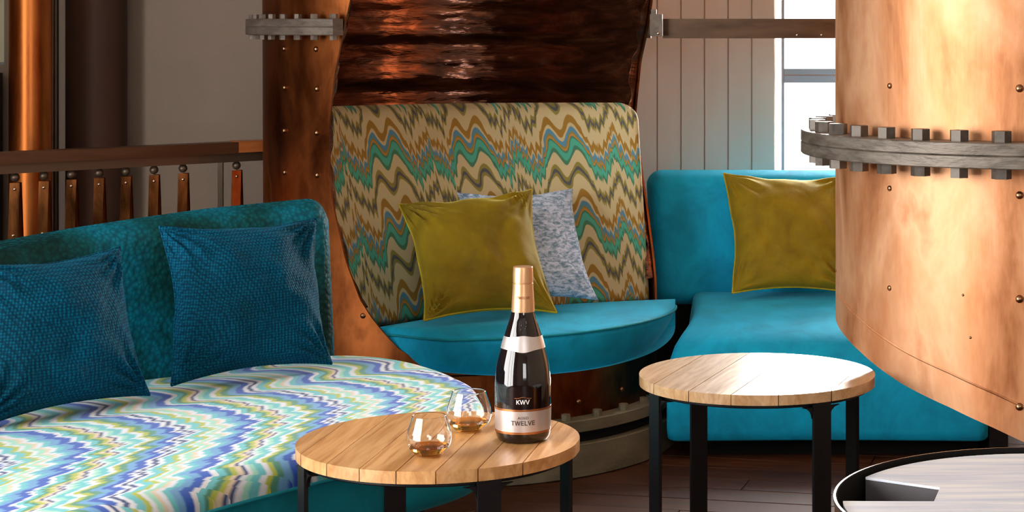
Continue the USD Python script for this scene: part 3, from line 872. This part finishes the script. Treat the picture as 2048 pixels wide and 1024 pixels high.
# ------------------------------------------------------------------ right sofa
rs = thing('bench_sofa', 'turquoise velvet bench sofa under the window at the right', 'sofa', (0.28, 5.6, 0))
prof = np.array([(5.27, 0.05), (5.255, 0.056), (5.251, 0.08), (5.25, 0.13), (5.25, 0.18), (5.253, 0.23), (5.267, 0.275), (5.295, 0.31), (5.34, 0.335), (5.41, 0.352), (5.50, 0.363), (5.62, 0.369), (5.80, 0.372), (5.90, 0.372), (5.93, 0.366), (5.94, 0.34), (5.94, 0.05)])
pc = np.array([5.65, 0.19])
xs_ = np.concatenate([[0, 0.002, 0.008, 0.018, 0.03], np.linspace(0.06, 0.79, 26), [0.82, 0.832, 0.842, 0.848, 0.85]])
cols = []
for d in xs_:
    e = min(d, 0.85 - d)
    ins = 0.03 * (1 - math.sqrt(max(0, 1 - (1 - min(e / 0.03, 1)) ** 2)))
    q = prof.copy()
    n_ = pc - q; n_ /= np.linalg.norm(n_, axis=1, keepdims=True)
    q = q + n_ * ins
    q[:, 1] = np.maximum(q[:, 1], 0.05)
    xl = np.interp(q[:, 0], [5.24, 5.30, 5.36, 5.45, 5.6, 5.75, 5.95], [-0.176, -0.146, -0.122, -0.101, -0.092, -0.094, -0.10])
    x = xl + (0.722 - xl) * (d / 0.85)
    yy = q[:, 0] + 0.012 * np.sin(PI * d / 0.85) * np.clip((5.35 - q[:, 0]) / 0.08, 0, 1)
    cols.append(np.column_stack([x, yy, q[:, 1]]))
cols = np.array(cols); nc, npf = cols.shape[:2]
v = cols.reshape(-1, 3); f = grid_faces(nc, npf, True)
fan = np.stack([np.zeros(npf - 2, int), np.arange(1, npf - 1), np.arange(2, npf)], 1)
f = np.vstack([f[:, ::-1], fan, (fan + (nc - 1) * npf)[:, ::-1]])
tm = trimesh.Trimesh(v, f, process=False)
if tm.volume < 0: f = f[:, ::-1]
obj('seat', (v, f), M('velvet_turquoise'), rs, smooth=60)
obj('plinth', cat(bx(-0.06, 0.70, 5.34, 5.9, 0.001, 0.0495)), M('dark_gap'), rs, smooth=False)
obj('end_foot', prism([(0.7235, 5.27), (0.775, 5.27), (0.775, 5.5), (0.7235, 5.5)], 0.001, 0.16, 0.004), M('black_steel'), rs, smooth=False, label='black foot at the right end of the bench')


def rback(s, h, d):
    x0, x1 = -0.222 - 0.025 * h, 0.95
    return np.array([x0 + (x1 - x0) * s, 5.985 + 0.02 * h - d - 0.02 * s, 0.32 + (0.738 - 0.32) * h])


obj('back', soft_box(rback, 120, 44, 0.13, 0.05, 0.05, 1.17, 0.418, 0.012), M('velvet_turquoise'), rs, smooth=50)
obj('back_support', bx(-0.222, 0.9, 5.96, 6.02, 0.001, 0.33), M('dark_gap'), rs, smooth=False)

# ------------------------------------------------------------------ left sofa
ls = thing('bench_sofa', 'teal bench sofa with blue zigzag patterned seat at the left', 'sofa', (-1.1, 3.9, 0))
FRONT = [(-1.18, 2.78), (-1.10, 2.95), (-1.006, 3.135), (-0.971, 3.24), (-0.883, 3.40), (-0.767, 3.565), (-0.63, 3.755), (-0.525, 3.90)]
NOSE = [(-0.487, 4.0), (-0.495, 4.12), (-0.545, 4.28), (-0.625, 4.43), (-0.72, 4.56), (-0.80, 4.625), (-0.88, 4.66)]
BACK = [(-0.97, 4.66), (-1.15, 4.47), (-1.36, 4.30), (-1.60, 3.95), (-1.75, 3.65), (-1.85, 3.35), (-1.92, 2.95)]
P = np.array(FRONT + NOSE + BACK)
g = Polygon(P).buffer(-0.05).buffer(0.10, quad_segs=16).buffer(-0.05, quad_segs=16)
P = np.array(g.exterior.coords)[:-1]
if not Polygon(P).exterior.is_ccw: P = P[::-1]
P = resample(P, 0.014)
for _ in range(14): P = 0.5 * P + 0.25 * (np.roll(P, 1, 0) + np.roll(P, -1, 0))
obj('seat', slab(P, 0.335, 0.398, 0.05, 0.004, 0.006, nr=8, cap_rings=16), M('zigzag_print'), ls, smooth=60)
obj('front', slab(inset(P, 0.004), 0.215, 0.3345, 0.006, 0.05, 0.0, nr=6, cap_rings=4), M('velvet_teal'), ls, smooth=60)
Q = inset(P, -0.0005)
obj('piping', tube(np.column_stack([Q, np.full(len(Q), 0.338)]), 0.004, 8, closed=True), M('velvet_teal'), ls)
obj('plinth', slab(inset(P, 0.14), 0.001, 0.2145, 0.004, 0.004, 0, nr=2, cap_rings=3), M('dark_gap'), ls)

bl = np.array([(-1.93, 3.0), (-1.86, 3.35), (-1.76, 3.66), (-1.62, 3.95), (-1.375, 4.285), (-1.165, 4.485), (-0.935, 4.655)])
Lb = np.r_[0, np.cumsum(np.linalg.norm(np.diff(bl, axis=0), axis=1))]
from scipy.interpolate import CubicSpline
cs = CubicSpline(Lb / Lb[-1], bl)
s_top = np.array([0, 0.5, 0.7, 0.85, 1.0]); z_top = np.array([0.66, 0.705, 0.737, 0.757, 0.768])


def lback(s, h, d):
    p = cs(s); t = cs(s, 1); t = t / np.linalg.norm(t)
    n = np.array([t[1], -t[0]])
    zt_ = float(np.interp(s, s_top, z_top))
    p = p - n * (0.03 + 0.05 * h) + n * d
    return np.array([p[0], p[1], 0.34 + (zt_ - 0.34) * h])


obj('back', soft_box(lback, 170, 44, 0.12, 0.045, 0.05, 2.0, 0.37, 0.008), M('scale_velvet'), ls, smooth=50)

# ------------------------------------------------------------------ cushions
def pillow(corners, T, pinch=0.06, n=46, seed=0, wr=0.006, sag=(0, 0)):
    """A stuffed cushion between four corners (tl, tr, br, bl as seen from the front)."""
    tl_, tr_, br_, bl_ = [np.array(c, float) for c in corners]
    N = np.cross(tr_ - tl_, bl_ - tl_); N /= np.linalg.norm(N)
    if N[1] > 0: N = -N
    g = np.sin(np.linspace(-PI / 2, PI / 2, n))
    u, v = np.meshgrid(g, g)
    cu = u * (1 - pinch * (1 - v ** 2) ** 1.0 * np.abs(u) ** 1.5)
    cv = v * (1 - pinch * (1 - u ** 2) ** 1.0 * np.abs(v) ** 1.5)
    wob = lambda t, k: meshkit.noise(np.stack([t * 2.6 + 7 * k, np.full_like(t, seed * 0.9), np.full_like(t, k * 3.1)], -1), seed) - 0.5
    cu = cu + 0.05 * (wob(v, 0) * np.clip(u, 0, 1) + wob(v, 1) * np.clip(-u, 0, 1)) * (1 - v ** 2)
    cv = cv + 0.04 * (wob(u, 2) * np.clip(-v, 0, 1)) * (1 - u ** 2)
    k_ = 1 - 0.006 * np.clip((np.abs(u) + np.abs(v) - 1.55) / 0.45, 0, 1)
    cu, cv = cu * k_, cv * k_
    a, b = (cu + 1) / 2, (cv + 1) / 2
    base = (tl_ * ((1 - a) * (1 - b))[..., None] + tr_ * (a * (1 - b))[..., None] + br_ * (a * b)[..., None] + bl_ * ((1 - a) * b)[..., None])
    t = 1.2 * T * (np.clip(1 - u ** 2, 0, 1) * np.clip(1 - v ** 2, 0, 1)) ** 0.42 * (1 - 0.12 * (u ** 2 + v ** 2))
    # creases that run out of the corners
    r = np.hypot(1 - np.abs(u), 1 - np.abs(v)); an = np.arctan2(1 - np.abs(u), 1 - np.abs(v) + 1e-9)
    q = np.stack([u * 2.5, v * 2.5, np.full_like(u, seed * 1.7)], -1)
    edge = (np.clip(1 - u ** 2, 0, 1) * np.clip(1 - v ** 2, 0, 1)) ** 0.3
    crease = np.sin(an * 17 + 5 * meshkit.noise(q * 1.3, seed)) * np.exp(-((r - 0.3) / 0.26) ** 2) * edge * wr * (0.4 + 1.2 * meshkit.noise(q * 0.8, seed + 9))
    low = (meshkit.fbm(q * 1.2, 3, seed) - 0.5) * wr * 2.4 * edge
    fr = base + N * (t + crease + low)[..., None]
    bk = base - N * (t * 0.75)[..., None]
    rim = np.concatenate([base[0, :-1], base[:-1, -1], base[-1, :0:-1], base[:0:-1, 0]])
    m = closed_shell(fr, bk)
    return m, rim, N


def cushion(name, label, corners, T, m, pipe=None, **k):
    c = np.array(corners)
    th_ = thing(name, label, 'cushion', tuple(c.mean(0)), group=None)
    mesh, rim, N = pillow(corners, T, **k)
    cov = obj('cover', mesh, M(m), th_, smooth=70)
    if pipe: obj('piping', tube(rim, 0.003, 6, closed=True), M(pipe), th_)
    return th_


cushion('throw_pillow', 'olive green velvet cushion in the open still, in front of the pale blue one',
        [at(797, 408, 5.26), at(1064, 378, 5.38), at(1114, 626, 5.13), at(848, 642, 5.02)], 0.062, 'velvet_olive', 'olive_piping', seed=2, pinch=0.125, wr=0.014)
cushion('throw_pillow', 'pale blue textured cushion mostly behind the olive cushion in the open still',
        [at(912, 384, 5.50), at(1147, 376, 5.60), at(1198, 602, 5.36), at(950, 615, 5.24)], 0.05, 'boucle_blue', None, seed=5, pinch=0.15, wr=0.009)
cushion('throw_pillow', 'olive green velvet cushion on the right sofa, partly behind the large copper still',
        [at(1446, 346, 5.90), at(1705, 352, 5.92), at(1712, 588, 5.70), at(1464, 587, 5.70)], 0.06, 'velvet_olive', 'olive_piping', seed=11, pinch=0.11, wr=0.014)
cushion('throw_pillow', 'dark teal woven square cushion standing at the right of the left sofa',
        [at(318, 452, 4.27), at(634, 436, 4.52), at(664, 728, 4.42), at(342, 772, 4.12)], 0.06, 'weave_teal', 'weave_teal', seed=21, pinch=0.115, wr=0.013)
cushion('throw_pillow', 'dark teal woven cushion cut off by the left edge of the photo',
        [at(-62, 528, 3.83), at(240, 494, 4.08), at(300, 790, 4.02), at(-50, 858, 3.73)], 0.06, 'weave_teal', 'weave_teal', seed=31, pinch=0.11, wr=0.013)


# ------------------------------------------------------------------ tables
def round_table(label, c, r, z, plank_dir, plank_w, off, leg0, wm):
    t = thing('side_table', label, 'table', (c[0], c[1], 0))
    disk = Point(*c).buffer(r, quad_segs=40)
    a = math.atan2(plank_dir[1], plank_dir[0])
    n = int(r / plank_w) + 3
    for k in range(-n, n):
        st_ = sbox(-1, k * plank_w + off + 0.0008, 1, (k + 1) * plank_w + off - 0.0008)
        st_ = affinity.translate(affinity.rotate(st_, a, origin=(0, 0), use_radians=True), *c)
        q = st_.intersection(disk)
        if q.is_empty or q.area < 1e-5: continue
        obj('plank', prism(np.array(q.exterior.coords)[:-1], z - 0.021, z, 0), M(wm), t, smooth=False)
    obj('support_ring', ring_arc(r - 0.035, r - 0.012, z - 0.0295, z - 0.0215, 0, 360, 90, c), M('black_steel'), t)
    for k in range(4):
        g_ = math.radians(leg0 + 90 * k)
        n3 = np.array([math.cos(g_), math.sin(g_), 0]); t3 = np.array([-n3[1], n3[0], 0])
        c3 = np.array([*c, 0])
        leg = bar(c3 + n3 * (r - 0.004) + up3 * 0.0015, c3 + n3 * (r - 0.004) + up3 * (z - 0.0215), 0.041, 0.0075, t3)
        tab = bar(c3 + n3 * (r - 0.05) + up3 * (z - 0.0335), c3 + n3 * (r + 0.0) + up3 * (z - 0.0335), 0.041, 0.006, t3)
        gus = []
        for sg in (-1, 1):                           # small rounded webs between leg and ring
            o3 = c3 + n3 * (r - 0.0075) + t3 * (sg * 0.0205) + up3 * (z - 0.0297)
            tri = [o3 + t3 * (sg * 0.024), *[o3 + t3 * (sg * (0.024 - 0.024 * math.sin(a_))) - up3 * (0.024 - 0.024 * math.cos(a_)) for a_ in (0.5, 0.9, 1.2, PI / 2)], o3]
            k_ = len(tri)
            vv_ = np.array([q + n3 * 0.003 for q in tri] + [q - n3 * 0.003 for q in tri])
            fa_ = [[k_ - 1, a_, a_ + 1] for a_ in range(k_ - 2)]
            ff_ = fa_ + [[k_ + t_ for t_ in x[::-1]] for x in fa_] + [[a_, a_ + k_, (a_ + 1) % k_ + k_] for a_ in range(k_)] + [[a_, (a_ + 1) % k_ + k_, (a_ + 1) % k_] for a_ in range(k_)]
            gus.append((vv_, np.array(ff_)))
        obj('leg', cat(leg, tab, *gus), M('black_steel'), t, smooth=False)
    return t


ZT = 0.452
TL = np.array([(878 - CX) / FPX * 3.43, 3.43]); TR = np.array([(1514 - CX) / FPX * 4.085, 4.085])
round_table('round honey oak side table with four black legs holding the bottle and glasses', TL, 0.25, ZT, (0.09, 1.0), 0.0655, 0.012, 208, 'oak_left')
round_table('round pale oak side table with four black legs, nothing on it, before the right sofa', TR, 0.25, ZT, (0.27, 0.96), 0.092, -0.012, 211, 'oak_right')

# copper drum table with a board coloured by a painted-in reflection, cut by the corner of the frame
D = np.array([(2137 - CX) / FPX * 3.0, 3.0]); RD = 0.364
dt = thing('drum_table', 'low round copper drum table with a recessed top in painted bluish white reflection at the bottom right corner', 'table', (D[0], D[1], 0))
obj('drum', lathe([(RD - 0.006, 0.02), (RD, 0.001), (RD, 0.2), (RD, ZT - 0.012), (RD, ZT - 0.008)], 96, D), M('copper_aged'), dt)
obj('rim', lathe([(RD + 0.0002, ZT - 0.012), (RD + 0.002, ZT - 0.006), (RD + 0.002, ZT), (RD - 0.002, ZT + 0.0005)], 128, D), M('rim_edge'), dt)
obj('inner_wall', lathe([(RD - 0.002, ZT + 0.0002), (RD - 0.004, ZT - 0.001), (RD - 0.005, 0.2), (RD - 0.005, 0.03), (0, 0.03)], 128, D), M('dark_gap'), dt)
zb = ZT - 0.008
slot = Polygon([tuple(atz(*p, zb)[:2]) for p in ((1600, 936), (1880, 975), (1868, 1002.5), (1600, 1001.5))])
board = Point(*D).buffer(RD - 0.013, quad_segs=48).difference(slot)
if board.geom_type != 'Polygon': board = max(board.geoms, key=lambda q: q.area)


def extrude(poly, z0, z1):
    m = trimesh.creation.extrude_polygon(poly, z1 - z0, engine='earcut'); m.apply_translation([0, 0, z0]); return m


obj('top_board', extrude(board, zb - 0.004, zb), M('glare_wood'), dt, smooth=False)
obj('board_core', extrude(board, zb - 0.07, zb - 0.0042), M('slot_grey'), dt, smooth=False, label='dark grey core of the board seen in the slot')

# ------------------------------------------------------------------ bottle and glasses on the left table
BC = np.array([(1046 - CX) / FPX * 3.43, 3.43]); U = 3.43 / FPX
zt0 = ZT + 0.0006


def prof_px(pts, y0=881.0):
    return [(h * U, zt0 + (y0 - y) * U) for h, y in pts]


bt = thing('brandy_bottle', 'dark brandy bottle with gold capsule and silver label on the oak table', 'bottle', (BC[0], BC[1], zt0))
body = prof_px([(0, 881), (44, 881), (49, 879), (52.5, 874), (54.5, 866), (55, 850), (55.5, 825), (56, 800), (56, 770), (54.5, 748), (51.5, 728), (48, 713), (43.5, 697), (39, 680), (34, 663), (29, 648), (25, 636), (22.5, 624), (21, 605), (20, 580), (18, 560), (18, 540), (0, 540)])
from scipy.interpolate import PchipInterpolator
bz = np.array([p[1] for p in body[1:-1]]); br = np.array([p[0] for p in body[1:-1]])
br_at = PchipInterpolator(bz[1:], br[1:])
fine = [(0, zt0)] + [(44 * U, zt0)] + [(float(br_at(z)), float(z)) for z in np.linspace(bz[1], bz[-1], 90)] + [(0, bz[-1])]
obj('glass', lathe(fine, 72, BC), M('bottle_glass'), bt)


def band(z0, z1, off, n=40, shape=None):
    return lathe([(float(br_at(z0)) + 0.0001, z0)] + [(float(br_at(z)) + off, z) for z in np.linspace(z0, z1, n)] + [(float(br_at(z1)) + 0.0001, z1)], 72, BC)


zy = lambda y: zt0 + (881 - y) * U
capsule = lathe([(22.8 * U, zy(626)), (23.2 * U, zy(625.5)), (22.6 * U, zy(610)), (21, 0) and (21.3 * U, zy(590)), (20.4 * U, zy(571)), (20.4 * U, zy(569.5)), (19.4 * U, zy(569)), (19.4 * U, zy(567.6)), (20.4 * U, zy(567)), (20.2 * U, zy(550)), (19.4 * U, zy(537.5)), (18.4 * U, zy(536)), (0, zy(536))], 64, BC)
cp = obj('capsule', capsule, M('capsule_gold'), bt)
def crown(v, top):  # collar label swells at its centre front
    return v
FA = math.atan2(-BC[1], -BC[0])
# collar label with a crest that rises and dips in the middle
zc0, zc1 = zy(697), zy(673)
thc = np.linspace(0, 2 * PI, 144, endpoint=False)
rows = []
for s in np.linspace(0, 1, 8):
    dth = (thc - FA + PI) % (2 * PI) - PI
    w_ = np.exp(-(dth / 0.42) ** 2)
    z = (zc0 - 0.0042 * w_) * (1 - s) + (zc1 + 0.003 * w_) * s
    r = br_at(z) + 0.0009
    rows.append(np.stack([BC[0] + r * np.cos(thc), BC[1] + r * np.sin(thc), z], 1))
obj('collar_label', (np.array(rows).reshape(-1, 3), grid_faces(8, 144, True)), M('label_silver'), bt)
ml = obj('main_label', band(zy(857), zy(816), 0.0006), M('label_silver'), bt, label='silver label band reading TWELVE')
obj('label_edge', band(zy(816), zy(812), 0.0008, 6), M('label_copper'), bt)
obj('label_edge', band(zy(861.5), zy(857), 0.0008, 6), M('label_copper'), bt)


def wrap_text(text, h, zc, off, bold=False, spread=1.0):
    m = meshkit.text_mesh(text, h, 0.0004, bold)
    m = m.subdivide_to_size(0.003) if len(m.faces) < 4000 else m
    v = np.array(m.vertices); v[:, 0] -= v[:, 0].mean() * 0 + (v[:, 0].max() + v[:, 0].min()) / 2; v[:, 1] -= h / 2
    z = zc + v[:, 1]; r = br_at(z) + off + v[:, 2]
    a = FA + v[:, 0] * spread / br_at(np.full(len(z), zc))
    return np.stack([BC[0] + r * np.cos(a), BC[1] + r * np.sin(a), z], 1), np.array(m.faces)


obj('lettering', wrap_text('KWV', 8.4 * U, zy(797), 0.0002, True), M('label_white'), bt, label='white KWV lettering')
ar = np.linspace(-17, 17, 15)
obj('logo_line', tube([[BC[0] + (float(br_at(zy(789.5))) + 0.0003) * math.cos(FA + x * U / 0.05), BC[1] + (float(br_at(zy(789.5))) + 0.0003) * math.sin(FA + x * U / 0.05), zy(789.7 - 2.6 * math.exp(-(x / 6) ** 2))] for x in ar], 0.0005, 6), M('label_copper'), bt)
obj('lettering', wrap_text('TWELVE', 8.6 * U, zy(838.5), 0.0007, True, 1.0), M('label_ink'), ml)
obj('lettering', wrap_text('AGED', 5.0 * U, zy(828.5), 0.0007, False, 1.15), M('label_ink'), ml)
obj('lettering', wrap_text('TWELVE', 4.6 * U, zy(596), 0.0022, True), M('capsule_print'), cp)
em = []
for i in range(7):
    for (dx, dz) in ((rng.uniform(-8, 8), rng.uniform(-11, 11)),):
        z = zy(648) + dz * U
        r = float(br_at(z)) + 0.0003; aa = FA + dx * U / r
        em.append(trimesh.creation.icosphere(1, 0.0018).apply_translation([BC[0] + r * math.cos(aa), BC[1] + r * math.sin(aa), z]))
obj('emblem', cat(*em), M('emblem_dark'), bt, label='raised emblem on the neck')


def glass(label, px, py):
    p = atz(px, py, ZT); c = p[:2]; u = p[1] / FPX
    z0 = ZT + 0.0006
    t = thing('brandy_glass', label, 'glass', (c[0], c[1], z0))
    P = [(20, 0), (24, 0.6), (31, 6), (39, 15), (44, 25), (45.5, 34), (44.5, 44), (41, 56), (37, 68), (33.5, 79)]
    zz = np.array([q[1] for q in P]); rr = np.array([q[0] for q in P])
    fo = PchipInterpolator(zz, rr)
    out = [(float(fo(z)) * u, z0 + z * u) for z in np.linspace(0, 79, 40)]
    th_ = 1.3
    inn_ = [(max(float(fo(z)) - th_, 0.5) * u, z0 + z * u) for z in np.linspace(79, 5, 38)]
    prof = [(0, z0)] + out + [((33.5 - th_ / 2) * u, z0 + 79.6 * u)] + inn_ + [(0, z0 + 4.0 * u)]
    obj('bowl', lathe(prof, 64, c), M('clear_glass'), t, smooth=50)
    lv = 19.0
    liq = [(0, z0 + 3.6 * u)] + [((float(fo(z)) - th_ + 0.35) * u, z0 + z * u) for z in np.linspace(4.6, lv, 14)] + [(0, z0 + lv * u)]
    obj('brandy', lathe(liq, 64, c), M('brandy_liquid'), t, smooth=50, label='amber brandy in the glass')


glass('stemless glass of brandy nearer the front edge of the oak table', 858, 911)
glass('stemless glass of brandy standing next to the bottle', 938, 862)
